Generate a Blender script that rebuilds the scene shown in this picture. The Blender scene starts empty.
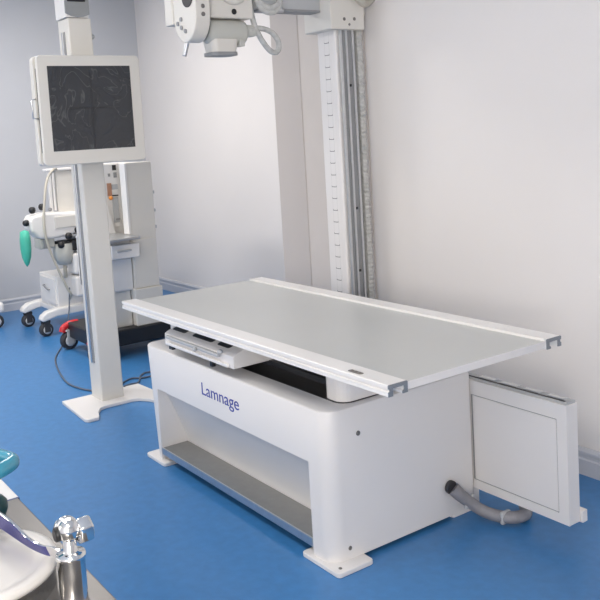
import bpy, bmesh, math, random
from mathutils import Vector, Matrix
random.seed(4)
S = bpy.context.scene
COL = S.collection

# ------------------------------------------------------------------ camera
yaw, pitch, roll = 0.9565, 0.0926, -0.0577
fwd = Vector((-math.sin(yaw)*math.cos(pitch), math.cos(yaw)*math.cos(pitch), -math.sin(pitch)))
rt = Vector((math.cos(yaw), math.sin(yaw), 0)); up = rt.cross(fwd)
rt2 = math.cos(roll)*rt + math.sin(roll)*up; up2 = -math.sin(roll)*rt + math.cos(roll)*up
cd = bpy.data.cameras.new('camera'); cam = bpy.data.objects.new('camera', cd); COL.objects.link(cam)
M = Matrix((rt2, up2, -fwd)).transposed().to_4x4(); M.translation = (1.7246, -1.4709, 1.4055)
cam.matrix_world = M
cd.sensor_width = 36; cd.sensor_height = 36; cd.lens = 847.48/600*36; cd.shift_y = -0.15; cd.clip_start = .05
S.camera = cam

# ------------------------------------------------------------------ light and exposure
w = bpy.data.worlds.new('world'); S.world = w; w.use_nodes = True
w.node_tree.nodes['Background'].inputs[0].default_value = (.80, .88, 1, 1)
w.node_tree.nodes['Background'].inputs[1].default_value = .6
S.view_settings.view_transform = 'Standard'; S.view_settings.look = 'None'
S.view_settings.exposure = 0.06; S.view_settings.gamma = 1; S.view_settings.use_curve_mapping = False

def area(name, loc, rot, sx, sy, power, col=(1, 1, 1)):
    l = bpy.data.lights.new(name, 'AREA'); l.shape = 'RECTANGLE'; l.size = sx; l.size_y = sy; l.energy = power; l.color = col
    o = bpy.data.objects.new(name, l); COL.objects.link(o); o.location = loc; o.rotation_euler = rot
    return o
CEIL = 2.85
PANELS = [(-3.9, -1.4), (-3.9, .5), (-1.4, -1.4), (1.1, -1.4)]
for (px_, py_), pw_ in zip(PANELS, (42, 32, 21, 7)):
    area('panel_light', (px_, py_, CEIL-.045), (0, 0, 0), 1.1, .55, pw_, (1, .95, .90))
# daylight entering through the window in the front wall
area('window_daylight', (-2.2, -3.42, 1.55), (math.radians(90), 0, 0), 3.0, 1.5, 15, (1, .97, .93))
area('added_side_fill', (2.98, -2.8, 1.55), (math.radians(90), 0, math.radians(90)), .9, 1.2, 108, (1, .945, .89))  # fill light added at an invented side window, brightens right-facing sides

# ------------------------------------------------------------------ materials
def mat(name, col, rough=.45, metal=0, var=0, scale=6, bump=0, bscale=60, coat=0, spec=.5):
    m = bpy.data.materials.new(name); m.use_nodes = True
    nt = m.node_tree; b = nt.nodes['Principled BSDF']
    b.inputs['Base Color'].default_value = (*col, 1); b.inputs['Roughness'].default_value = rough
    b.inputs['Metallic'].default_value = metal; b.inputs['Coat Weight'].default_value = coat
    b.inputs['Specular IOR Level'].default_value = spec
    tc = nt.nodes.new('ShaderNodeTexCoord')
    if var:
        n = nt.nodes.new('ShaderNodeTexNoise'); n.inputs['Scale'].default_value = scale; n.inputs['Detail'].default_value = 4
        r = nt.nodes.new('ShaderNodeValToRGB')
        r.color_ramp.elements[0].position = .3; r.color_ramp.elements[1].position = .7
        r.color_ramp.elements[0].color = (*[c*(1-var) for c in col], 1)
        r.color_ramp.elements[1].color = (*[min(1, c*(1+var)) for c in col], 1)
        nt.links.new(tc.outputs['Object'], n.inputs['Vector']); nt.links.new(n.outputs['Fac'], r.inputs[0])
        nt.links.new(r.outputs[0], b.inputs['Base Color'])
    if bump:
        n2 = nt.nodes.new('ShaderNodeTexNoise'); n2.inputs['Scale'].default_value = bscale
        bp = nt.nodes.new('ShaderNodeBump'); bp.inputs['Strength'].default_value = bump; bp.inputs['Distance'].default_value = .01
        nt.links.new(tc.outputs['Object'], n2.inputs['Vector']); nt.links.new(n2.outputs['Fac'], bp.inputs['Height'])
        nt.links.new(bp.outputs[0], b.inputs['Normal'])
    return m

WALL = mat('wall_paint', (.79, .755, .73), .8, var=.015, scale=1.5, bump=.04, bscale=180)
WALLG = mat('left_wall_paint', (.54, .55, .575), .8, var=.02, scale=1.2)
WALLB = mat('pilaster_shaded_beige', (.53, .48, .445), .8, var=.02, scale=1.5)  # beige, darkened so the colour carries the pilaster's shade
CEILM = mat('ceiling_paint', (.8, .8, .8), .9, var=.01)
FLOOR = mat('blue_vinyl', (.046, .195, .45), .32, var=.07, scale=26, bump=.03, bscale=250, spec=.5)
BASEB = mat('skirting', (.55, .56, .60), .4, var=.01)
WHITE = mat('white_powder_coat', (.76, .735, .715), .38, var=.01, scale=3, bump=.012, bscale=300)
CREAM = mat('cream_powder_coat', (.68, .655, .605), .42, var=.01, scale=3)
CREAMD = mat('warm_grey_plastic', (.50, .50, .46), .45, var=.01)
WPLAST = mat('white_plastic', (.79, .77, .745), .3, var=.01)
LAM = mat('grey_laminate', (.50, .505, .49), .33, var=.012, scale=5)
ALU = mat('brushed_aluminium', (.62, .63, .64), .33, 1, var=.04, scale=40)
ALUD = mat('grey_end_cap', (.24, .26, .28), .45, .3, var=.02)
STEEL = mat('stainless_shelf', (.30, .30, .29), .45, .7, var=.04, scale=30)
CHROME = mat('chrome', (.86, .85, .83), .07, 1, var=.01)
GREYM = mat('mid_grey', (.27, .275, .28), .5, var=.03)
GREYL = mat('light_grey', (.45, .46, .47), .5, var=.02)
BLACK = mat('black_plastic', (.012, .012, .014), .45, var=.1)
RUBBER = mat('dark_rubber', (.035, .035, .04), .6, var=.1)
BLUEINK = mat('blue_lettering', (.035, .05, .30), .5, var=.01)
SCREW = mat('screw_steel', (.22, .21, .20), .4, .6, var=.05)
TEAL = mat('teal_plastic', (.05, .27, .38), .18, var=.05, scale=20, coat=.4)
DTEAL = mat('dark_green_plastic', (.015, .06, .06), .3, var=.1)
GREEN = mat('green_rubber', (.06, .45, .32), .5, var=.06, scale=14)
RED = mat('red_plastic', (.55, .02, .025), .35, var=.05)
HOSE = mat('beige_hose', (.50, .47, .40), .5, var=.04)
GHOSE = mat('grey_conduit', (.24, .235, .25), .42, var=.1, scale=30, bump=.3, bscale=60)
CLEAR = mat('milky_sleeve', (.50, .50, .48), .22, var=.12, scale=50, bump=.5, bscale=60)
WIRE = mat('grey_wire', (.10, .12, .16), .5, var=.05)
ORANGE = mat('orange_plastic', (.75, .28, .05), .4, var=.05)
TAN = mat('tan_panel', (.42, .22, .14), .5, var=.05)
NAVY = mat('navy_trim', (.03, .06, .20), .4, var=.05)
LIDW = mat('lid_white', (.72, .69, .65), .38, var=.01)
PLATE = mat('brushed_plate', (.19, .18, .17), .34, .85, var=.03, scale=20)
LAMP = bpy.data.materials.new('lamp_diffuser'); LAMP.use_nodes = True
LAMP.node_tree.nodes['Principled BSDF'].inputs['Emission Color'].default_value = (1, .98, .95, 1)
LAMP.node_tree.nodes['Principled BSDF'].inputs['Emission Strength'].default_value = 2.2
GLASS = bpy.data.materials.new('window_glass'); GLASS.use_nodes = True
_b = GLASS.node_tree.nodes['Principled BSDF']; _b.inputs['Transmission Weight'].default_value = 1; _b.inputs['Roughness'].default_value = .02

# dark detector glass under crumpled clear film
FILM = bpy.data.materials.new('film_covered_detector'); FILM.use_nodes = True
nt = FILM.node_tree; b = nt.nodes['Principled BSDF']; b.inputs['Roughness'].default_value = .2
tc = nt.nodes.new('ShaderNodeTexCoord')
n1 = nt.nodes.new('ShaderNodeTexNoise'); n1.inputs['Scale'].default_value = 5; n1.inputs['Detail'].default_value = 3; n1.inputs['Distortion'].default_value = 1.6
ab = nt.nodes.new('ShaderNodeMath'); ab.operation = 'SUBTRACT'; ab.inputs[1].default_value = .5
ab2 = nt.nodes.new('ShaderNodeMath'); ab2.operation = 'ABSOLUTE'
rp = nt.nodes.new('ShaderNodeValToRGB'); rp.color_ramp.elements[0].position = 0; rp.color_ramp.elements[0].color = (.085, .087, .088, 1)  # pale thin streaks: wrinkle highlights painted into the film colour
rp.color_ramp.elements[1].position = .014; rp.color_ramp.elements[1].color = (.040, .042, .047, 1)
bp = nt.nodes.new('ShaderNodeBump'); bp.inputs['Strength'].default_value = .9; bp.inputs['Distance'].default_value = .02
nt.links.new(tc.outputs['Object'], n1.inputs['Vector']); nt.links.new(n1.outputs['Fac'], ab.inputs[0]); nt.links.new(ab.outputs[0], ab2.inputs[0])
nt.links.new(ab2.outputs[0], rp.inputs[0]); nt.links.new(rp.outputs[0], b.inputs['Base Color'])
nt.links.new(n1.outputs['Fac'], bp.inputs['Height']); nt.links.new(bp.outputs[0], b.inputs['Normal'])

# ------------------------------------------------------------------ mesh helpers
def box(bm, x0, x1, y0, y1, z0, z1, bev=0, seg=2, mi=0):
    vs = [bm.verts.new((x, y, z)) for x in (x0, x1) for y in (y0, y1) for z in (z0, z1)]
    f = [(0, 1, 3, 2), (4, 6, 7, 5), (0, 4, 5, 1), (2, 3, 7, 6), (0, 2, 6, 4), (1, 5, 7, 3)]
    fs = [bm.faces.new([vs[i] for i in q]) for q in f]
    for q in fs: q.material_index = mi
    if bev:
        es = list({e for q in fs for e in q.edges})
        bmesh.ops.bevel(bm, geom=es, offset=bev, segments=seg, profile=.5, affect='EDGES')
    return vs

def prism(bm, pts, axis, a, b, mi=0):
    """polygon pts (2D) extruded along axis from a to b. axis x: pts=(y,z); y: (x,z); z: (x,y)"""
    def P(p, t): return {'x': (t, p[0], p[1]), 'y': (p[0], t, p[1]), 'z': (p[0], p[1], t)}[axis]
    A = [bm.verts.new(P(p, a)) for p in pts]; B = [bm.verts.new(P(p, b)) for p in pts]
    n = len(pts)
    fs = [bm.faces.new(A[::-1]), bm.faces.new(B)]
    for i in range(n): fs.append(bm.faces.new((A[i], A[(i+1) % n], B[(i+1) % n], B[i])))
    for f in fs: f.material_index = mi
    return fs

def smooth_path(pts, n=8):
    P = [Vector(p) for p in pts]
    if len(P) < 3: return P
    out = []
    for i in range(len(P)-1):
        p0 = P[max(i-1, 0)]; p1 = P[i]; p2 = P[i+1]; p3 = P[min(i+2, len(P)-1)]
        for k in range(n):
            t = k/n
            out.append(.5*((2*p1)+(p2-p0)*t+(2*p0-5*p1+4*p2-p3)*t*t+(3*p1-p0-3*p2+p3)*t**3))
    out.append(P[-1]); return out

def tube(bm, pts, r, n=12, smooth=True, closed=False, sub=8):
    P = smooth_path(pts, sub) if smooth else [Vector(p) for p in pts]
    rings = []; prev = None
    for i, p in enumerate(P):
        t = (P[min(i+1, len(P)-1)]-P[max(i-1, 0)]).normalized()
        if prev is None:
            a = Vector((0, 0, 1)) if abs(t.z) < .9 else Vector((1, 0, 0)); u = t.cross(a).normalized()
        else: u = (prev-t*prev.dot(t)).normalized()
        prev = u; v = t.cross(u)
        rr = r(i/(len(P)-1)) if callable(r) else r
        rings.append([bm.verts.new(p+rr*(math.cos(2*math.pi*k/n)*u+math.sin(2*math.pi*k/n)*v)) for k in range(n)])
    for a, b in zip(rings, rings[1:]):
        for k in range(n): bm.faces.new((a[k], a[(k+1) % n], b[(k+1) % n], b[k])).smooth = True
    bm.faces.new(rings[0][::-1]); bm.faces.new(rings[-1])

def lathe(bm, prof, loc=(0, 0, 0), axis='z', n=32, sy=1):
    """prof: list of (radius, height)"""
    loc = Vector(loc); rings = []
    for r, h in prof:
        ring = []
        for k in range(n):
            a = 2*math.pi*k/n; c, s = math.cos(a)*r, math.sin(a)*r*sy
            v = {'z': (c, s, h), 'x': (h, c, s), 'y': (s, h, c)}[axis]
            ring.append(bm.verts.new(loc+Vector(v)))
        rings.append(ring)
    for a, b in zip(rings, rings[1:]):
        for k in range(n): bm.faces.new((a[k], a[(k+1) % n], b[(k+1) % n], b[k])).smooth = True
    bm.faces.new(rings[0][::-1]); bm.faces.new(rings[-1])

def rrect(x0, x1, y0, y1, r, n=6):
    pts = []
    for cx, cy, a0 in ((x1-r, y0+r, -90), (x1-r, y1-r, 0), (x0+r, y1-r, 90), (x0+r, y0+r, 180)):
        for k in range(n+1):
            a = math.radians(a0+90*k/n); pts.append((cx+r*math.cos(a), cy+r*math.sin(a)))
    return pts

def obj(name, bm, m, parent=None, label=None, smooth=False, bevel=0):
    bmesh.ops.recalc_face_normals(bm, faces=bm.faces)
    me = bpy.data.meshes.new(name)
    # put the origin of the mesh at the centre of its foot
    bm.to_mesh(me); bm.free()
    o = bpy.data.objects.new(name, me); COL.objects.link(o)
    for q in (m if isinstance(m, (list, tuple)) else [m]): me.materials.append(q)
    if smooth:
        for p in me.polygons: p.use_smooth = True
    if bevel:
        md = o.modifiers.new('bevel', 'BEVEL'); md.width = bevel; md.segments = 3; md.limit_method = 'ANGLE'; md.angle_limit = math.radians(35)
        md.harden_normals = False
    if parent:
        o.parent = parent; o.matrix_parent_inverse = parent_matrix(parent).inverted()
    if label: o['label'] = label
    return o

def parent_matrix(p):
    m = Matrix.LocRotScale(p.location, p.rotation_euler, p.scale)
    if p.parent: m = parent_matrix(p.parent) @ p.matrix_parent_inverse @ m
    return m

def thing(name, label, cat, loc=(0, 0, 0), group=None):
    o = bpy.data.objects.new(name, None); COL.objects.link(o); o.location = loc; o.empty_display_size = .1
    o['label'] = label; o['category'] = cat
    if group: o['group'] = group
    return o

def tag(o, label, cat, group=None):
    o['label'] = label; o['category'] = cat
    if group: o['group'] = group
    return o

def B(name, m, parent, *a, label=None, **k):
    bm = bmesh.new(); box(bm, *a, **k); return obj(name, bm, m, parent, label)
def struct(o): o['kind'] = 'structure'; return o
def T(name, m, parent, pts, r, label=None, **k):
    bm = bmesh.new(); tube(bm, pts, r, **k); return obj(name, bm, m, parent, label)
def Lz(name, m, parent, prof, loc=(0, 0, 0), axis='z', n=32, label=None, sy=1):
    bm = bmesh.new(); lathe(bm, prof, loc, axis, n, sy); return obj(name, bm, m, parent, label)
def knob(name, m, parent, loc, r, axis='z', label=None):
    return Lz(name, m, parent, [(r*.35, -r), (r*.8, -r*.7), (r, -r*.1), (r*.92, r*.5), (r*.6, r*.9), (r*.1, r)], loc, axis, 20, label)

def screw_head(parent, loc, axis, r=.007, name='screw', m=None, depth=.003):
    return Lz(name, m or SCREW, parent, [(r, -.001), (r, depth*.6), (r*.7, depth), (r*.35, depth), (r*.3, depth*.4)], loc, axis, 16)

# ------------------------------------------------------------------ room
struct(B('floor', FLOOR, None, -5.75, 3.2, -3.55, 2.1, -.1, 0))
struct(B('ceiling', CEILM, None, -5.75, 3.2, -3.55, 2.1, CEIL, CEIL+.1))
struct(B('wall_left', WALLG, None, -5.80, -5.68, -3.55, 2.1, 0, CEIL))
bm = bmesh.new()
box(bm, 3.1, 3.2, -3.55, -3.35, 0, CEIL); box(bm, 3.1, 3.2, -2.25, 2.1, 0, CEIL); box(bm, 3.1, 3.2, -3.35, -2.25, 0, .9); box(bm, 3.1, 3.2, -3.35, -2.25, 2.25, CEIL)
struct(obj('wall_right', bm, WALL))
bm = bmesh.new()
for y in (-3.35, -2.83, -2.30): box(bm, 3.12, 3.18, y, y+.05, .9, 2.25)
for z in (.9, 2.2): box(bm, 3.12, 3.18, -3.35, -2.25, z, z+.05)
wn2 = struct(obj('window_added', bm, WPLAST))  # unseen window added as the source of the side fill
B('pane', GLASS, wn2, 3.145, 3.155, -3.32, -2.28, .93, 2.22)
struct(B('wall_alcove', WALL, None, -5.68, -2.34, 2.0, 2.1, 0, CEIL))
bm = bmesh.new(); box(bm, -2.29, 3.1, 1.256, 2.1, 0, CEIL)
struct(obj('wall_back', bm, WALL))
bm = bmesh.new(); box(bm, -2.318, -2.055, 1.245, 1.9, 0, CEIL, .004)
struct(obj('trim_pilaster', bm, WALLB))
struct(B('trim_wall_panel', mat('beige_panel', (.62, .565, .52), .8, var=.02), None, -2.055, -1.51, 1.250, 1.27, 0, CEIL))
# front wall with a window opening (behind the camera)
bm = bmesh.new()
box(bm, -5.68, -3.75, -3.55, -3.45, 0, CEIL); box(bm, -.65, 3.1, -3.55, -3.45, 0, CEIL)
box(bm, -3.75, -.65, -3.55, -3.45, 0, .75); box(bm, -3.75, -.65, -3.55, -3.45, 2.35, CEIL)
struct(obj('wall_front', bm, WALL))
bm = bmesh.new()
for x in (-3.75, -2.73, -1.7, -.7): box(bm, x, x+.05, -3.53, -3.47, .75, 2.35)
for z in (.75, 2.30): box(bm, -3.75, -.65, -3.53, -3.47, z, z+.05)
wn = struct(obj('window_1', bm, WPLAST))
B('pane', GLASS, wn, -3.72, -.68, -3.505, -3.495, .79, 2.31)

def skirting(name, axis, a0, a1, face, sgn):
    prof = [(0, 0), (.018, 0), (.018, .062), (.013, .068), (.013, .082), (.018, .086), (.018, .096), (.008, .108), (0, .108)]
    bm = bmesh.new()
    if axis == 'x': prism(bm, [(face+sgn*d, z) for d, z in prof], 'x', a0, a1)
    else: prism(bm, [(face+sgn*d, z) for d, z in prof], 'y', a0, a1)
    return struct(obj(name, bm, BASEB))
skirting('baseboard_back', 'x', -1.51, 3.1, 1.256, -1)
skirting('baseboard_left', 'y', -3.45, 2.0, -5.68, 1)
skirting('baseboard_alcove', 'x', -5.66, -2.36, 2.0, -1)
skirting('baseboard_right', 'y', -3.45, 1.236, 3.1, -1)

for i, (px_, py_) in enumerate(PANELS):
    t = thing('ceiling_light', ['flat square-edged ceiling panel light nearest the tall left machines, window side',
                                'flat ceiling panel light above the tall wheeled cabinet', 'flat ceiling panel light above the front of the table',
                                'flat ceiling panel light above the doorway side of the room'][i], 'ceiling light', (px_, py_, CEIL-.04), 'ceiling panel lights')
    B('frame', WPLAST, t, px_-.6, px_+.6, py_-.33, py_+.33, CEIL-.03, CEIL, bev=.004)
    B('diffuser', LAMP, t, px_-.57, px_+.57, py_-.3, py_+.3, CEIL-.036, CEIL-.029)

# ------------------------------------------------------------------ x-ray table
tb = thing('x_ray_table', 'large white examination table with floating grey flat top and Lamnage lettering', 'examination table', (-1, .38, 0))
X0, X1, Y0, Y1 = -1.70, -.370, .056, .710
ZB, ZL, ZT = .015, .332, .515
OX0, OX1 = -1.588, -.475
def skew(x, z):          # left edge leans inwards towards the floor
    k = max(0, min(1, (-1.2-x)/.5)); return x+.05*k*(1-z/ZT) if x < OX0-.001 else x
bm = bmesh.new()
def ring(inset, r, z):
    pts = []
    for cx, cy, q, a0 in ((X1-inset, Y0+inset, r, -90), (X1-inset, Y1-inset, .012, 0), (X0+inset, Y1-inset, .012, 90), (X0+inset, Y0+inset, r, 180)):
        ux, uy = (-1 if cx > -1 else 1), (1 if cy < .3 else -1)
        for k in range(7):
            a = math.radians(a0+15*k); pts.append((cx+ux*q+q*math.cos(a), cy+uy*q+q*math.sin(a)))
    # split the front edge (between last and first point) at the opening
    pts = pts + [(OX0, Y0+inset), (OX1, Y0+inset)]
    return [bm.verts.new((skew(x, z), y, z)) for x, y in pts]
rr = [ring(0, .055, z) for z in (ZB, ZL, ZT-.008)] + [ring(.0025, .0525, ZT-.0025), ring(.009, .046, ZT)]
n = len(rr[0])
for li, (a, b_) in enumerate(zip(rr, rr[1:])):
    for k in range(n):
        if li == 0 and k == n-2: continue
        bm.faces.new((a[k], a[(k+1) % n], b_[(k+1) % n], b_[k])).smooth = True
top = rr[-1]
inn = [bm.verts.new((x, y, ZT)) for x, y in (rrect(-1.66, -.400, .150, .64, .05, 6)+[(OX0, .152), (OX1, .152)])]
inb = [bm.verts.new((v.co.x, v.co.y, ZT-.05)) for v in inn]
for k in range(n):
    bm.faces.new((top[k], top[(k+1) % n], inn[(k+1) % n], inn[k]))
    bm.faces.new((inn[k], inn[(k+1) % n], inb[(k+1) % n], inb[k]))
# opening: jambs, lintel and concave back
cove = [(.068, ZL), (.092, .31), (.115, .262), (.135, .215), (.155, .165), (.172, .12), (.184, .07), (.187, ZB)]
for x, fl in ((OX0, 1), (OX1, -1)):
    f0 = bm.verts.new((x, Y0, ZL)); f1 = bm.verts.new((x, Y0, ZB))
    cv = [bm.verts.new((x, y, z)) for y, z in cove]
    bm.faces.new([f0]+cv+[f1])
a = None
for y, z in cove:
    c = (bm.verts.new((OX0, y, z)), bm.verts.new((OX1, y, z)))
    if a: bm.faces.new((a[0], a[1], c[1], c[0])).smooth = True
    else:
        g = (bm.verts.new((OX0, Y0, ZL)), bm.verts.new((OX1, Y0, ZL))); bm.faces.new((g[0], g[1], c[1], c[0]))
    a = c
bmesh.ops.remove_doubles(bm, verts=bm.verts, dist=.0006)
body = obj('base_cabinet', bm, WHITE, tb)
es = body.modifiers.new('es', 'EDGE_SPLIT'); es.split_angle = math.radians(32)
bm = bmesh.new(); box(bm, -1.655, -.405, .155, .635, .35, ZT-.04)
obj('inner_well', bm, BLACK, tb, 'black recess inside the top of the base')
# shelf in the recess
bm = bmesh.new(); box(bm, OX0+.003, OX1-.003, .062, .182, .060, .068, .001)
sh = obj('foot_shelf', bm, STEEL, tb, 'dull steel shelf along the front recess')
B('front_lip', ALU, sh, OX0+.003, OX1-.003, .056, .062, .040, .070, bev=.0015)
for x in (OX0+.02, OX1-.04): B('bracket', ALU, sh, x, x+.02, .08, .17, .013, .060)
# feet
for (x0, x1, y0, y1, hx, hy) in ((-.52, -.318, .038, .184, -.345, .065), (-1.715, -1.535, .038, .17, -1.69, .065), (-.52, -.372, .598, .722, -.39, .71), (-1.70, -1.53, .598, .722, -1.68, .71)):
    bm = bmesh.new(); prism(bm, rrect(x0, x1, y0, y1, .014, 5), 'z', 0, .016)
    ft = obj('foot_plate', bm, WHITE, tb, bevel=.003)
    if x0 > -1: screw_head(ft, (hx, hy, .016), 'z', .006, 'bolt')
screw_head(tb, (-.370, .185, .4225), 'x', .0085); screw_head(tb, (-.370, .128, .053), 'x', .007)
# lettering
def text(body, size, m, parent, loc, rot, depth=.0006, name='lettering', sx=1, label=None):
    c = bpy.data.curves.new(name, 'FONT'); c.body = body; c.size = size; c.extrude = depth
    t = bpy.data.objects.new('tmp', c); COL.objects.link(t)
    me = bpy.data.meshes.new_from_object(t); bpy.data.objects.remove(t)
    me.materials.clear(); me.materials.append(m)
    o = bpy.data.objects.new(name, me); COL.objects.link(o)
    for v in me.vertices: v.co.x *= sx
    me.transform(Matrix.Translation(loc) @ rot.to_4x4())
    o.parent = parent; o.matrix_parent_inverse = parent_matrix(parent).inverted()
    if label: o['label'] = label
    return o
text('Lamnage', .070, BLUEINK, tb, (-1.185, Y0-.0004, .400), Matrix.Rotation(math.radians(90), 3, 'X'), sx=1.17, label='dark blue word Lamnage on the base front')

# table top
ZS = .697
bm = bmesh.new(); box(bm, -1.763, 0, .068, .670, ZS-.024, ZS, .001)
for f in bm.faces: f.material_index = 0 if f.normal.z > .9 else 1
bmesh.ops.recalc_face_normals(bm, faces=bm.faces)
for f in bm.faces: f.material_index = 0 if f.normal.z > .9 else 1
obj('tabletop', bm, [LAM, WHITE], tb, 'pale grey laminate table top with white edge')
prof = [(0, .670), (0, .682), (.005, .684), (.005, .690), (0, .692), (0, .701), (.002, .703), (.068, .703), (.0705, .701), (.0705, .670), (.052, .670),
        (.052, .676), (.058, .680), (.058, .692), (.016, .692), (.016, .670)]
for s in (0, 1):
    P = prof if not s else [(.739-y, z) for y, z in prof]
    bm = bmesh.new(); prism(bm, P, 'x', -1.763-.004, .004)
    r = obj('side_rail', bm, WPLAST, tb)
    for xa, xb in ((.0042, .008), (-1.771, -1.7672)):
        bm = bmesh.new(); prism(bm, P, 'x', xa, xb); obj('end_cap', bm, ALUD, r, 'grey cap on the cut end of the rail')
    if s == 0:
        bm = bmesh.new(); prism(bm, rrect(-.188, -.128, .012, .030, .008, 5), 'z', .7028, .7040)
        q = obj('rail_plate', bm, SCREW, r, 'small bronze-grey oval plate near the right rail end')
        for k in range(3): screw_head(q, (-.175+.018*k, .021, .7040), 'z', .0045)
    else:
        B('edge_strip', WPLAST, r, -1.767, .004, .662, .668, .697, .706)
# supports under the top
for x0, x1 in ((-.520, -.4045), (-1.655, -1.565)):
    bm = bmesh.new(); prism(bm, rrect(x0, x1, .156, .62, .045, 6), 'z', ZT-.03, .672)
    ts_ = obj('top_support', bm, WHITE, tb, bevel=.002)
    bm = bmesh.new(); prism(bm, rrect(x0-.003, x1+.003, .152, .623, .047, 6), 'z', ZT+.0003, ZT+.0030)
    obj('gap_shade', bm, BLACK, ts_, 'thin black ring for the shaded gap around the foot of the support')  # black ring added in place of the shade in the gap
B('carriage_rail', BLACK, tb, -1.565, -.505, .24, .29, .638, .672)
B('carriage_rail', BLACK, tb, -1.565, -.505, .50, .55, .638, .672)
# cassette tray (bucky) under the front edge
bk = [(.046, .556), (.046, .602), (.060, .610), (.150, .638), (.56, .638), (.56, .560)]
bm = bmesh.new(); prism(bm, bk, 'x', -1.455, -.902)
tr = obj('cassette_tray', bm, WHITE, tb, 'white sliding tray under the front rail', bevel=.003)
def slant(y): return .610+(y-.060)*.311
for x0, x1, m_ in ((-1.44, -1.33, BLACK), (-1.27, -1.11, BLACK), (-1.07, -.98, BLACK)):
    bm = bmesh.new()
    pts = rrect(x0, x1, .075, .130, .01, 3)
    A = [bm.verts.new((x, y, slant(y)+.0015)) for x, y in pts]; Bv = [bm.verts.new((x, y, slant(y)-.004)) for x, y in pts]
    bm.faces.new(A); bm.faces.new(Bv[::-1])
    for k in range(len(A)): bm.faces.new((A[k], A[(k+1) % len(A)], Bv[(k+1) % len(A)], Bv[k]))
    obj('slot', bm, m_, tr, 'dark slot in the tray top')
B('handle_bar', GREYL, tr, -1.42, -.99, .030, .0445, .588, .600, bev=.003)
B('lower_lip', WPLAST, tr, -1.43, -.93, .034, .0465, .560, .572, bev=.002)
B('latch', BLACK, tr, -1.06, -1.04, .034, .050, .540, .562, bev=.002)
B('latch', BLACK, tr, -1.40, -1.37, .034, .050, .546, .562, bev=.002)
knob('release_knob', GREYL, tr, (-1.15, .022, .592), .009, 'y')
knob('release_knob', GREYL, tr, (-.985, .040, .608), .010, 'y')
B('tray_slide', BLACK, tb, -1.60, -.45, .40, .44, .54, .560)
B('tray_slide', BLACK, tb, -1.60, -.45, .20, .23, .54, .560)

# ------------------------------------------------------------------ panel cabinet behind the right end
pc = thing('equipment_cabinet', 'slim white upright cabinet standing behind the right end of the table', 'cabinet', (-.15, .76, 0))
bm = bmesh.new(); box(bm, -.60, .036, .722, .774, .078, .480, .002)
obj('body', bm, WHITE, pc)
bm = bmesh.new(); box(bm, -.60, .036, .718, .7225, .428, .480); box(bm, -.60, .036, .718, .7225, .078, .110); box(bm, -.004, .036, .718, .7225, .110, .428)
obj('frame', bm, WHITE, pc)
B('door_gap', GREYM, pc, -.380, -.003, .7212, .7226, .109, .429, label='dark joint around the door panel')
B('door_panel', WHITE, pc, -.372, -.0075, .7187, .7235, .1135, .4245, bev=.0008)
bm = bmesh.new(); box(bm, -.60, .033, .726, .770, .4795, .488, .001)
obj('top_cover', bm, GREYL, pc, 'grey metal top strip')
B('slot_strip', BLACK, pc, -.40, .02, .731, .737, .4875, .4895)
for k in range(4): B('vent_tab', ALU, pc, -.36+k*.1, -.29+k*.1, .742, .768, .4875, .491, bev=.001)
B('rear_bracket', WHITE, pc, .01, .045, .774, .800, .075, .115, bev=.002)
B('leg', WHITE, pc, -.44, -.40, .735, .765, 0, .0805, bev=.002)
B('leg', WHITE, pc, -.59, -.54, .73, .78, 0, .0825, bev=.002)
pts = [(-.352, .585, .122), (-.338, .600, .100), (-.322, .630, .070), (-.295, .660, .040), (-.255, .678, .030), (-.215, .695, .030), (-.185, .730, .030), (-.19, .775, .03), (-.25, .83, .028)]
cd_ = T('cable_hose', GHOSE, tb, pts, lambda t: .024-.003*min(1, t*3), n=14, sub=6)
cd_['label'] = 'thick grey wrapped cable hose drooping from the base'
Lz('hose_collar', RUBBER, cd_, [(.018, -.006), (.024, -.006), (.024, .006), (.018, .006)], (-.3585, .580, .126), 'x', 20, 'black end collar')
for i in (2, 5):
    p = Vector(pts[i]); B('tape_band', GREYL, cd_, p.x-.008, p.x+.008, p.y-.023, p.y+.023, p.z-.022, p.z+.023, bev=.006)

# ------------------------------------------------------------------ wall bucky / detector stand
ds = thing('detector_stand', 'upright cream column stand holding the square dark detector', 'detector stand', (-2.6, .245, 0))
half = [(-2.74, .02), (-2.36, .0), (-2.335, .012), (-2.335, .068), (-2.36, .080), (-2.42, .100), (-2.475, .135), (-2.49, .175)]
full = half+[(x, .49-y) for x, y in half[::-1]]
bm = bmesh.new(); prism(bm, full, 'z', 0, .018)
obj('floor_base', bm, WHITE, ds, 'white notched steel floor plate', bevel=.004)
bm = bmesh.new(); prism(bm, rrect(-2.72, -2.57, .183, .310, .008, 4), 'z', .017, 2.055)
obj('column', bm, CREAM, ds)
B('guide_channel', GREYM, ds, -2.675, -2.625, .1795, .1835, .22, 1.99, label='dark grey channel on the column side')
B('guide_rail', ALU, ds, -2.662, -2.642, .174, .1800, .22, 1.99, bev=.001, label='bright slide rail on the column side')
bm = bmesh.new(); prism(bm, rrect(-2.705, -2.562, .168, .298, .010, 4), 'z', 2.058, 2.42)
hd = obj('column_head', bm, WPLAST, ds, bevel=.003)
bm = bmesh.new()
pts = [(.168, 2.078), (.20, 2.064), (.232, 2.058), (.265, 2.062), (.298, 2.074), (.298, 2.40), (.168, 2.40)]
prism(bm, pts, 'x', -2.562, -2.552); obj('head_cover', bm, mat('head_grey', (.28, .29, .29), .5, var=.02), hd, 'grey curved front of the column head', bevel=.002)
B('display', BLACK, hd, -2.553, -2.550, .182, .278, 2.137, 2.22)
knob('lock_knob', GREYL, ds, (-2.60, .318, 1.965), .014, 'y')
B('carriage', CREAM, ds, -2.572, -2.52, .12, .37, 1.40, 1.76, bev=.004)
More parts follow.
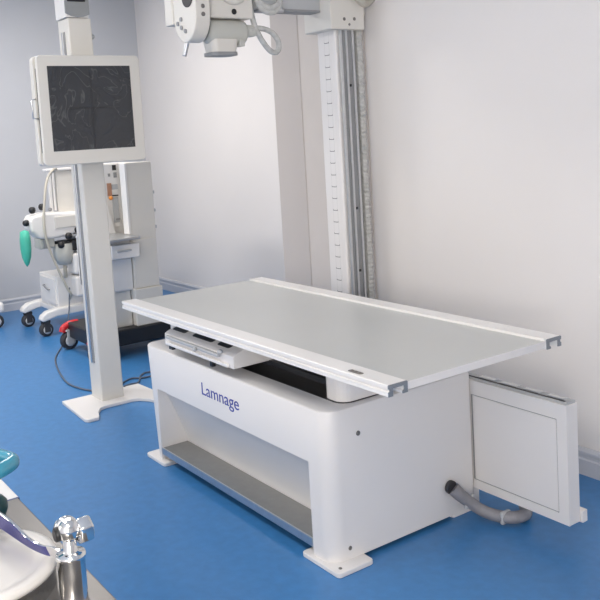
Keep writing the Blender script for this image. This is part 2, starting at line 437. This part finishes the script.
# the column leans very slightly
for o_ in [c for c in bpy.data.objects if c.type == 'MESH' and (c.parent == ds or (c.parent and c.parent.parent == ds)) and c.name != 'floor_base']:
    for v in o_.data.vertices: v.co.y -= .010*v.co.z
# detector
bm = bmesh.new(); prism(bm, rrect(-.060, .488, 1.303, 1.852, .022, 6), 'x', -2.475, -2.450)
dt = obj('detector_housing', bm, CREAM, ds, 'cream square frame around the detector', bevel=.005)
bm = bmesh.new(); prism(bm, rrect(-.052, .478, 1.313, 1.842, .015, 5), 'x', -2.515, -2.476)
obj('housing_middle', bm, HOSE, dt, 'beige recessed middle layer of the housing')
bm = bmesh.new(); prism(bm, rrect(-.060, .488, 1.303, 1.852, .022, 6), 'x', -2.560, -2.516)
obj('housing_back', bm, CREAM, dt, bevel=.005)
bm = bmesh.new(); box(bm, -2.452, -2.4485, -.010, .432, 1.374, 1.799, .001)
dpan = obj('detector_panel', bm, FILM, dt, 'charcoal square panel under crumpled clear film')
bm = bmesh.new(); box(bm, -2.4487, -2.4480, .209, .213, 1.38, 1.79); box(bm, -2.4487, -2.4480, .08, .36, 1.585, 1.589)
obj('centre_lines', bm, BLACK, dpan, 'thin black crosshair')
T('handle', ALU, dt, [(-2.50, -.06, 1.64), (-2.50, -.082, 1.635), (-2.50, -.082, 1.545), (-2.50, -.05, 1.54)], .004, smooth=False, n=10)
knob('side_knob', GREYL, dt, (-2.49, .494, 1.42), .010, 'y')
B('slot_line', BLACK, dt, -2.500, -2.492, -.0535, -.0515, 1.37, 1.79)

# ------------------------------------------------------------------ tube stand
ts = thing('tube_stand', 'tall white tube column with measuring scale standing behind the table', 'column stand', (-1.48, 1.05, 0))
B('floor_plate', WHITE, ts, -1.62, -1.33, .93, 1.22, 0, .015, bev=.003)
bm = bmesh.new(); prism(bm, rrect(-1.557, -1.418, 1.0, 1.115, .010, 4), 'z', .015, 2.5)
cl = obj('column', bm, WHITE, ts)
B('rail_backing', GREYM, ts, -1.419, -1.408, 1.028, 1.108, .015, 2.5, label='dark grey side face of the column')
for y in (1.015, 1.047, 1.086): B('guide_rail', ALU, ts, -1.412, -1.400, y, y+.013, .015, 2.5, bev=.002)
for z in (1.60, 1.02, .72): B('rail_screw', BLACK, ts, -1.409, -1.4, 1.062, 1.072, z, z+.012)
TICK = mat('scale_strip', (.76, .735, .715), .38)
nt = TICK.node_tree; bs = nt.nodes['Principled BSDF']
def mth(op, a_, b_):
    q = nt.nodes.new('ShaderNodeMath'); q.operation = op
    for i_, v_ in enumerate((a_, b_)):
        if isinstance(v_, (int, float)): q.inputs[i_].default_value = v_
        else: nt.links.new(v_, q.inputs[i_])
    return q.outputs[0]
tcn = nt.nodes.new('ShaderNodeTexCoord'); sp = nt.nodes.new('ShaderNodeSeparateXYZ'); nt.links.new(tcn.outputs['Object'], sp.inputs[0])
zf = mth('MODULO', sp.outputs[2], .0565)
bar = mth('MULTIPLY', mth('LESS_THAN', zf, .0030), mth('LESS_THAN', mth('ABSOLUTE', mth('ADD', sp.outputs[0], 1.483), 0), .018))
end = mth('MULTIPLY', mth('LESS_THAN', zf, .0075), mth('LESS_THAN', mth('ABSOLUTE', mth('SUBTRACT', mth('ABSOLUTE', mth('ADD', sp.outputs[0], 1.483), 0), .017), 0), .0013))
lin = mth('MULTIPLY', mth('LESS_THAN', mth('ABSOLUTE', mth('SUBTRACT', mth('ABSOLUTE', mth('ADD', sp.outputs[0], 1.483), 0), .017), 0), .0008), .25)
fac = mth('MINIMUM', mth('ADD', mth('MAXIMUM', bar, end), lin), 1.0)
mxn = nt.nodes.new('ShaderNodeMixRGB'); mxn.inputs[1].default_value = (.76, .735, .715, 1); mxn.inputs[2].default_value = (.16, .15, .14, 1)
nt.links.new(fac, mxn.inputs[0]); nt.links.new(mxn.outputs[0], bs.inputs['Base Color'])
B('scale_strip', TICK, cl, -1.512, -1.454, .9990, 1.0005, .28, 1.86, label='white measuring strip with dark tick marks up the column front')
# pleated cable sleeve behind
bm = bmesh.new()
pts = []
N = 240
prev = None
for i in range(N+1):
    z = .015+(2.45-.015)*i/N; d = .003*(i % 2)+random.uniform(-.0015, .0015); q = random.uniform(-.002, .002)
    loop = [bm.verts.new(p) for p in ((-1.50, 1.125, z), (-1.412+d, 1.125, z), (-1.408+d, 1.145+q, z+.002), (-1.418+d, 1.163+q, z), (-1.50, 1.168, z))]
    if prev:
        for k in range(5): bm.faces.new((prev[k], prev[(k+1) % 5], loop[(k+1) % 5], loop[k]))
    else: bm.faces.new(loop[::-1])
    prev = loop
bm.faces.new(prev)
obj('cable_sleeve', bm, CLEAR, ts, 'crinkled translucent sleeve running up behind the column')
B('sleeve_bracket', WHITE, ts, -1.50, -1.43, 1.11, 1.135, .3, .33)
B('sleeve_bracket', WHITE, ts, -1.50, -1.43, 1.11, 1.135, 1.7, 1.73)
bm = bmesh.new(); box(bm, -1.585, -1.378, .950, 1.150, 1.862, 2.25, .005)
cg = obj('carriage', bm, CREAM, ts)
for y, z in ((1.029, 1.909), (1.089, 1.911), (1.058, 1.885)): screw_head(cg, (-1.378, y, z), 'x', .008 if z > 1.9 else .006)
B('edge_block', CREAM, cg, -1.44, -1.39, 1.148, 1.165, 1.93, 2.2, bev=.003)
T('side_hose', HOSE, cg, [(-1.36, 1.05, 2.05), (-1.36, 1.12, 1.99), (-1.38, 1.17, 1.985), (-1.42, 1.24, 2.02)], .018)
bm = bmesh.new(); box(bm, -1.54, -1.455, .60, .952, 1.955, 2.10, .003)
arm = obj('arm', bm, GREYL, ts, 'grey horizontal arm')
B('arm_underside', GREYM, arm, -1.538, -1.452, .62, .950, 1.946, 1.956, bev=.001, label='dark strip under the arm')
# tube head
th = bpy.data.objects.new('tube_head', None); COL.objects.link(th); th.parent = ts; th.matrix_parent_inverse = parent_matrix(ts).inverted(); th.location = (-1.5, .45, 1.9)
bm = bmesh.new(); box(bm, -1.58, -1.42, .335, .560, 1.902, 2.20, .008)
obj('tube_housing', bm, CREAM, th)
Lz('trunnion_cap', CREAM, th, [(.075, 0), (.075, .008), (.062, .013), (.050, .013), (.045, .008), (.02, .008)], (-1.42, .462, 2.032), 'x', 36)
Lz('round_port', BLACK, th, [(.012, 0), (.012, .003), (.006, .003)], (-1.42, .462, 1.929), 'x', 20)
bm = bmesh.new(); lathe(bm, [(.036, -.108), (.048, -.100), (.053, -.085), (.053, .068), (.049, .081), (.038, .088)], (-1.470, .448, 1.848), 'y', 32)
obj('collimator_drum', bm, CREAMD, th)
bm = bmesh.new()
a_ = rrect(-1.53, -1.425, .350, .488, .03, 5); b_ = rrect(-1.525, -1.43, .360, .480, .03, 5)
A = [bm.verts.new((x, y, 1.815)) for x, y in a_]; C_ = [bm.verts.new((x, y, 1.760)) for x, y in b_]
bm.faces.new(A); bm.faces.new(C_[::-1])
for k in range(len(A)): bm.faces.new((A[k], A[(k+1) % len(A)], C_[(k+1) % len(A)], C_[k]))
obj('lens_box', bm, CREAM, th)
bm = bmesh.new(); prism(bm, rrect(-1.53, -1.426, .352, .484, .03, 5), 'z', 1.747, 1.761)
obj('lens_rim', bm, GREYM, th, 'dark rim under the lens')
B('side_flap', CREAMD, th, -1.48, -1.43, .488, .515, 1.785, 1.83, bev=.003)
B('hose_port', CREAMD, th, -1.50, -1.44, .525, .59, 1.83, 1.88, bev=.012)
# control disc facing the user
pts = []
for k in range(25):
    a = math.radians(180+180*k/24); pts.append((-1.462+.098*math.cos(a), 1.915+.115*math.sin(a)))
pts += [(-1.364, 2.15), (-1.560, 2.15)]
bm = bmesh.new(); prism(bm, pts, 'y', .245, .315)
cp = obj('control_panel', bm, CREAM, th, bevel=.006)
Lz('display_dial', BLACK, cp, [(.045, -.003), (.045, .001), (.02, .001)], (-1.425, .2445, 1.985), 'y', 32)
for x, z in ((-1.52, 1.885), (-1.49, 1.865), (-1.458, 1.848), (-1.49, 1.90)): Lz('button', GREYM, cp, [(.009, -.004), (.009, .002), (.004, .002)], (x, .2435, z), 'y', 14)
for z in (1.938, 1.906): screw_head(cp, (-1.364, .280, z), 'x', .009)
bm = bmesh.new(); box(bm, -1.62, -1.555, .235, .32, 1.885, 2.15, .006)
obj('side_pod', bm, CREAM, th)
T('grip', ALU, th, [(-1.53, .30, 1.86), (-1.54, .295, 1.82), (-1.56, .285, 1.755)], .010)
T('flexible_hose', CLEAR, th, [(-1.45, .556, 2.05), (-1.45, .568, 1.94), (-1.45, .585, 1.87), (-1.45, .622, 1.805), (-1.45, .662, 1.765), (-1.45, .697, 1.768), (-1.45, .702, 1.812), (-1.45, .665, 1.852), (-1.45, .605, 1.866), (-1.45, .55, 1.855)], .012)
for r_, dz in ((.013, 0), (.013, .02)):
    T('flexible_hose', CLEAR, th, [(-1.44+dz, .575, 2.06), (-1.44, .600, 1.97+dz), (-1.43, .640, 1.935+dz), (-1.43, .690, 1.945+dz), (-1.44, .720, 2.0), (-1.45, .735, 2.08)], r_)
T('clamp', ALU, th, [(-1.45, .70, 1.95), (-1.445, .735, 1.948)], .012, n=14)
T('clamp', ALU, th, [(-1.445, .722, 1.955), (-1.44, .735, 2.06)], .009, n=14)

# ------------------------------------------------------------------ caster builder
def caster(parent, x, y, r=.055, top=.13, rz=0, hub=None, m=GREYM, cover=None, wname='caster'):
    e = Matrix.Translation((x, y, 0)) @ Matrix.Rotation(rz, 4, 'Z')
    bm = bmesh.new(); lathe(bm, [(r*.75, -.022), (r*.97, -.020), (r, -.012), (r, .012), (r*.97, .020), (r*.75, .022)], (0, 0, r), 'x', 28)
    bm.transform(e); c = obj(wname, bm, RUBBER, parent)
    bm = bmesh.new(); lathe(bm, [(r*.62, .018), (r*.62, .026), (r*.45, .029), (r*.15, .029)], (0, 0, r), 'x', 20)
    lathe(bm, [(r*.62, -.018), (r*.62, -.026), (r*.45, -.029), (r*.15, -.029)], (0, 0, r), 'x', 20)
    bm.transform(e); obj('hub', bm, hub or GREYL, c, 'pale wheel hub')
    bm = bmesh.new(); box(bm, -.034, -.026, -r*.45, r*.45, r*.7, top-.018, .002); box(bm, .026, .034, -r*.45, r*.45, r*.7, top-.018, .002)
    box(bm, -.034, .034, -r*.5, r*.5, 2*r+.004, max(top-.015, 2*r+.01), .002); lathe(bm, [(.012, top-.02), (.012, top+.01)], (0, 0, 0), 'z', 12)
    bm.transform(e); obj('fork', bm, m, c)
    return c

# ------------------------------------------------------------------ tall wheeled cabinet (right of the detector stand)
tc_ = thing('medical_workstation', 'tall white wheeled workstation with worktop and drawer, just right of the detector column', 'medical cart', (-3.65, .82, 0))
bm = bmesh.new(); box(bm, -3.50, -3.42, .795, .975, .43, 1.265, .004)
obj('tower', bm, CREAM, tc_)
B('tower_back', CREAM, tc_, -3.70, -3.49, .865, .975, .43, 1.262, bev=.002)
B('tower_edge', WPLAST, tc_, -3.498, -3.415, .783, .797, .80, 1.262, bev=.002, label='bright white tower side')
for z in (1.05, .93, .82): B('hinge', GREYL, tc_, -3.47, -3.42, .975, .985, z, z+.02, bev=.002)
bm = bmesh.new(); box(bm, -3.95, -3.44, .62, .793, .43, .775, .004)
obj('cabinet_body', bm, WPLAST, tc_)
B('cabinet_door', WPLAST, tc_, -3.441, -3.432, .63, .79, .44, .64, bev=.002)
B('tower_door', CREAM, tc_, -3.421, -3.413, .80, .970, .44, .76, bev=.002)
d = B('drawer', WPLAST, tc_, -3.44, -3.352, .625, .82, .655, .745, bev=.006)
B('handle', GREYL, d, -3.354, -3.342, .66, .76, .70, .712, bev=.003)
B('worktop', ALU, tc_, -3.72, -3.30, .60, .808, .778, .793, bev=.003, label='metal worktop')
bm = bmesh.new(); box(bm, -3.93, -3.40, .785, .985, .19, .435, .006)
box(bm, -3.90, -3.46, .66, .78, .19, .43, .004)
obj('lower_box', bm, CREAM, tc_)
bm = bmesh.new(); box(bm, -3.93, -3.70, .62, .97, .43, 1.262, .003)
obj('back_unit', bm, WPLAST, tc_)
ip = B('instrument_panel', WPLAST, tc_, -3.702, -3.69, .64, .845, .83, 1.255, bev=.002)
B('dark_dial', BLACK, ip, -3.692, -3.684, .815, .840, 1.215, 1.250); B('dark_dial', GREYM, ip, -3.692, -3.684, .820, .842, 1.165, 1.200)
B('dark_dial', GREYM, ip, -3.692, -3.684, .780, .795, 1.175, 1.195)
B('display', GREYL, ip, -3.692, -3.682, .800, .842, 1.085, 1.120); B('wood_panel', TAN, ip, -3.692, -3.682, .768, .797, 1.045, 1.130)
knob('indicator', ORANGE, ip, (-3.680, .785, 1.030), .014, 'x')
B('gauge_window', BLACK, ip, -3.692, -3.682, .800, .842, 1.040, 1.048)
bm = bmesh.new(); box(bm, -3.692, -3.684, .800, .840, .86, 1.03, .002)
vg = obj('vent_panel', bm, GREYL, ip)
B('lower_label', GREYM, ip, -3.686, -3.682, .812, .842, .875, .888)
bm = bmesh.new(); prism(bm, [(.64, .793), (.64, 1.0), (.740, 1.0), (.782, .80), (.782, .793)], 'x', -3.66, -3.64)
obj('sloped_guard', bm, WPLAST, tc_, bevel=.002)
bm = bmesh.new(); box(bm, -3.96, -3.38, .50, 1.20, .085, .190, .01)
obj('base', bm, BLACK, tc_, 'black wheeled base')
for x, y, s in ((-3.93, .505, 1), (-3.41, .50, 1), (-3.93, 1.16, 1), (-3.36, 1.14, 1)):
    c = caster(tc_, x, y, .062, .155, .15, m=GREYL)
    bm = bmesh.new()
    tube(bm, [(x, y-.045, .125), (x, y-.03, .155), (x, y+.02, .175), (x, y+.07, .175)], .023, n=14)
    obj('corner_cap', bm, RED, c, 'red rounded caster cover')

# ------------------------------------------------------------------ anaesthesia trolley
at = thing('anaesthesia_trolley', 'white wheeled machine with black knobs, left of the detector column', 'medical trolley', (-4.65, .75, 0))
for x in (-4.90, -4.45):
    bm = bmesh.new()
    pr_ = [(.475, .128), (.49, .158), (.53, .185), (.62, .20), (1.18, .215), (1.18, .155), (.60, .140), (.50, .112)]
    prism(bm, pr_, 'x', x-.04, x+.04); obj('base_leg', bm, WPLAST, at, bevel=.012)
B('base_bar', WPLAST, at, -4.90, -4.45, .62, 1.15, .15, .195, bev=.01)
for x, y in ((-4.90, .53), (-4.45, .52), (-4.90, 1.12), (-4.45, 1.12)): caster(at, x, y, .05, .135, .1, m=RUBBER)
bm = bmesh.new(); box(bm, -4.83, -4.44, .625, .90, .196, .43, .006)
db = obj('drawer_box', bm, WPLAST, at)
B('drawer_front', WPLAST, db, -4.80, -4.47, .616, .626, .22, .41, bev=.003)
T('handle', GREYM, db, [(-4.69, .618, .345), (-4.69, .600, .345), (-4.58, .600, .320), (-4.58, .618, .320)], .005, smooth=False, n=8)
B('rear_column', CREAM, at, -4.90, -4.62, .90, 1.10, .19, .90, bev=.01)
B('column_pole', GREYL, at, -4.66, -4.61, .82, .86, .42, .80, bev=.004)
bm = bmesh.new(); box(bm, -4.56, -4.50, .705, .84, .88, 1.215, .006)
mp = obj('upright_panel', bm, CREAM, at)
B('side_strip', WPLAST, mp, -4.52, -4.49, .645, .665, .90, 1.22, bev=.003)
B('side_strip', WPLAST, mp, -4.52, -4.49, .675, .690, .92, 1.20, bev=.003)
B('top_cap', WPLAST, mp, -4.57, -4.48, .63, .86, 1.215, 1.235, bev=.006)
bm = bmesh.new()
prism(bm, [(.445, .80), (.44, .87), (.46, .905), (.56, .920), (.86, .90), (.88, .80), (.74, .735), (.60, .725), (.50, .735)], 'x', -4.53, -4.36)
bd = obj('breathing_block', bm, WPLAST, at, bevel=.02)
B('side_plate', CREAM, bd, -4.362, -4.352, .62, .84, .80, .885, bev=.003)
knob('knob', BLACK, bd, (-4.42, .483, .945), .025); knob('knob', BLACK, bd, (-4.48, .575, .958), .025)
knob('knob', BLACK, bd, (-4.40, .425, .858), .024, 'y'); knob('valve', GREYM, bd, (-4.42, .615, .938), .014)
B('clamp', CREAMD, at, -4.50, -4.38, .50, .62, .655, .74, bev=.015)
B('clamp_strip', GREYM, at, -4.382, -4.372, .53, .56, .66, .73)
Lz('canister', CREAMD, at, [(.045, .52), (.070, .56), (.075, .60), (.075, .675), (.068, .68)], (-4.42, .69, 0), 'z', 24)
Lz('canister_top', BLACK, at, [(.066, .678), (.066, .695), (.045, .70), (.02, .70)], (-4.42, .69, 0), 'z', 24)
Lz('tube_stem', HOSE, at, [(.014, .42), (.014, .53)], (-4.42, .69, 0), 'z', 14)
knob('knob', BLACK, at, (-4.36, .655, .675), .026); knob('knob', BLACK, at, (-4.34, .71, .735), .026); knob('knob', BLACK, at, (-4.33, .775, .775), .022)
B('vaporizer_shelf', GREYL, at, -4.55, -4.36, .72, .90, .725, .74, bev=.003)
B('dark_block', BLACK, at, -4.48, -4.36, .735, .88, .62, .70, bev=.01)
for z0, z1 in ((.44, .60), (.27, .43)): B('absorber', WPLAST, at, -4.50, -4.34, .735, .89, z0, z1, bev=.02)
B('shelf_bracket', GREYL, at, -4.62, -4.40, .88, .91, .25, .9, bev=.004)
T('breathing_hose', HOSE, at, [(-4.50, .72, 1.225), (-4.42, .665, 1.228), (-4.40, .61, 1.17), (-4.36, .565, 1.05), (-4.33, .53, .83), (-4.33, .55, .68), (-4.33, .60, .52), (-4.33, .66, .36), (-4.34, .69, .30), (-4.40, .70, .26)], .009)
bm = bmesh.new()
lathe(bm, [(.010, .815), (.040, .805), (.049, .75), (.050, .68), (.041, .62), (.022, .575), (.004, .553)], (-4.33, .386, 0), 'z', 20, .75)
bag = obj('breathing_bag', bm, GREEN); tag(bag, 'green breathing bag hanging from the front of the white trolley', 'breathing bag')

# ------------------------------------------------------------------ machine at the far left edge
fl = thing('equipment_trolley', 'white wheeled base of a machine cut off by the left picture edge', 'medical trolley', (-5.1, .1, 0))
B('base', WPLAST, fl, -5.35, -5.0, -.25, .385, .125, .205, bev=.02)
B('body', WPLAST, fl, -5.32, -5.03, -.20, .22, .20, .95, bev=.02)
for x, y in ((-5.06, .335), (-5.30, .335), (-5.06, -.2), (-5.30, -.2)): caster(fl, x, y, .052, .13, -.25, m=GREYL, hub=WPLAST)

# ------------------------------------------------------------------ floor wires
wr = T('floor_wire', WIRE, None, [(-4.36, .69, .35), (-4.32, .66, .20), (-4.25, .60, .04), (-4.04, .49, .006), (-3.67, .31, .006), (-3.16, .19, .006), (-2.93, .20, .006), (-2.80, .26, .006), (-2.76, .28, .024)], .0055, n=8)
tag(wr, 'thin grey wire looping over the floor to the detector stand base', 'wire')
for i, pts in enumerate(([(-2.73, .34, .022), (-2.85, .42, .006), (-2.90, .50, .006), (-2.86, .56, .006), (-2.84, .70, .006), (-2.6, 1.0, .006)],
                         [(-2.73, .38, .022), (-2.78, .44, .010), (-2.80, .50, .006), (-2.93, .58, .006), (-2.93, .68, .006), (-2.72, 1.05, .006)])):
    wr = T('floor_wire', WIRE, None, pts, .005, n=8)
    tag(wr, ['nearer of two grey wires leaving the back of the detector stand base', 'farther of two grey wires leaving the back of the detector stand base'][i], 'wire')

# ------------------------------------------------------------------ steriliser in the foreground
st = thing('steriliser', 'steel-topped device with round white lid in the bottom left corner', 'steriliser', (-.0, -1.2, 0))
bm = bmesh.new(); box(bm, -.343, .62, -1.62, -.909, .535, .550, .003)
obj('top_plate', bm, PLATE, st, 'brushed steel top plate')
B('cabinet', WHITE, st, -.32, .60, -1.60, -.93, .06, .536, bev=.01)
for x in (-.27, .55):
    for y in (-1.55, -.98): Lz('foot', RUBBER, st, [(.03, 0), (.03, .055), (.02, .065)], (x, y, 0), 'z', 16)
LC = (.054, -1.115)
Lz('chamber_wall', CHROME, st, [(.150, .545), (.154, .552), (.154, .590), (.158, .592)], (*LC, 0), 'z', 64, 'polished steel chamber rim')
ld = Lz('lid', LIDW, st, [(.150, .588), (.1585, .591), (.160, .597), (.1575, .604), (.150, .607), (.137, .607), (.132, .603), (.126, .600), (.110, .603), (.080, .610), (.04, .615), (.01, .616)], (*LC, 0), 'z', 72)
# clamp arm over the lid
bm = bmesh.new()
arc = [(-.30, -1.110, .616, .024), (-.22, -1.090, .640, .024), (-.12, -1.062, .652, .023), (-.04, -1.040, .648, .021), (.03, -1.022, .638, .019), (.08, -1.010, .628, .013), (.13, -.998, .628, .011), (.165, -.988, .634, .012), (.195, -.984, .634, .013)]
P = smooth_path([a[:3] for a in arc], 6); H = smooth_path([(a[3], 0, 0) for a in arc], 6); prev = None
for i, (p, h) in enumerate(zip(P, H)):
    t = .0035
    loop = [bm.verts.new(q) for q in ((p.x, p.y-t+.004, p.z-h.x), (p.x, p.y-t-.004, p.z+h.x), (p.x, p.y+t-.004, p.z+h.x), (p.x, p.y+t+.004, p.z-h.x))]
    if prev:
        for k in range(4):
            f_ = bm.faces.new((prev[k], prev[(k+1) % 4], loop[(k+1) % 4], loop[k])); f_.material_index = 1 if k == 0 and i < 40 else 0  # near face coloured violet-blue, a painted reflection on the chrome
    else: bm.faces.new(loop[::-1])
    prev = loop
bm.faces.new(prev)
obj('clamp_arm', bm, [CHROME, mat('violet_reflection', (.05, .05, .26), .15, .6, var=.05)], st, 'curved chrome clamp arm across the lid, violet-blue reflection painted on its face', bevel=.0012)
PX, PY = .2206, -.9767
Lz('post', CHROME, st, [(.027, .550), (.027, .553), (.0255, .556), (.0255, .640), (.027, .641), (.028, .646), (.027, .650), (.016, .652), (.0125, .656), (.0125, .676), (.010, .680)], (PX, PY, 0), 'z', 40, 'chrome clamp post')
bm = bmesh.new(); lathe(bm, [(.005, -.021), (.014, -.0165), (.0195, -.009), (.021, 0), (.0195, .009), (.014, .0165), (.005, .0209)], (PX, PY, .694), 'z', 32)
bl = obj('ball_knob', bm, CHROME, st)
bm = bmesh.new(); lathe(bm, [(.012, -.030), (.021, -.028), (.023, -.02), (.023, -.012), (.014, -.010)], (PX-.002, PY+.002, .690), 'x', 28)
obj('hinge_barrel', bm, CHROME, bl)
Lz('barrel_face', BLACK, bl, [(.010, -.026), (.0135, -.024), (.0135, -.012)], (PX-.006, PY, .690), 'y', 24)
bm = bmesh.new(); lathe(bm, [(.014, .008), (.024, .012), (.026, .018), (.026, .034), (.022, .038), (.01, .038)], (PX+.001, PY+.004, .686), 'y', 6)
obj('hex_nut', bm, CHROME, bl, bevel=.002)
hw = bpy.data.objects.new('handwheel', None); COL.objects.link(hw); hw.parent = st; hw.matrix_parent_inverse = parent_matrix(st).inverted(); hw.location = (.02, -1.065, .78)
bm = bmesh.new()
R_, r_, n1_, n2_ = .050, .0135, 48, 16
rings = []
for i in range(n1_):
    a = 2*math.pi*i/n1_; R2 = R_*(1+.05*math.cos(5*a))
    rings.append([bm.verts.new((.008+(R2+r_*math.cos(2*math.pi*k/n2_))*math.cos(a), -1.063+(R2+r_*math.cos(2*math.pi*k/n2_))*math.sin(a), .778+1.15*r_*math.sin(2*math.pi*k/n2_))) for k in range(n2_)])
for i in range(n1_):
    a, c = rings[i], rings[(i+1) % n1_]
    for k in range(n2_): bm.faces.new((a[k], a[(k+1) % n2_], c[(k+1) % n2_], c[k])).smooth = True
obj('wheel_rim', bm, TEAL, hw, 'glossy teal handwheel rim')
bm = bmesh.new()
for k in range(3):
    a = 2*math.pi*k/3+.9; tube(bm, [(.008, -1.063, .772), (.008+.052*math.cos(a), -1.063+.052*math.sin(a), .776)], .009, smooth=False, n=10)
lathe(bm, [(.018, .755), (.020, .765), (.020, .780), (.012, .786)], (.008, -1.063, 0), 'z', 20)
obj('wheel_spokes', bm, TEAL, hw)
Lz('spindle', CHROME, st, [(.009, .612), (.009, .757)], (.008, -1.063, 0), 'z', 20)
Lz('grip_knob', DTEAL, st, [(.010, .628), (.022, .634), (.027, .648), (.026, .664), (.018, .674), (.006, .677)], (-.082, -1.030, 0), 'z', 24, 'dark green round knob beside the spindle')
Lz('knob_stem', CHROME, st, [(.007, .600), (.007, .632)], (-.082, -1.030, 0), 'z', 14)
sb = B('side_table', WPLAST, None, -.75, -.352, -1.5, -.905, .53, .548, bev=.003)
sb2 = thing('instrument_stand', 'white low box with navy edge beside the steel-topped steriliser', 'stand', (-.55, -1.2, 0))
sb.name = 'top_panel'; sb.parent = sb2; sb.matrix_parent_inverse = parent_matrix(sb2).inverted()
B('navy_edge', NAVY, sb, -.352, -.346, -1.5, -.905, .528, .548)
B('cabinet', WPLAST, sb2, -.74, -.358, -1.48, -.915, .0, .531, bev=.004)
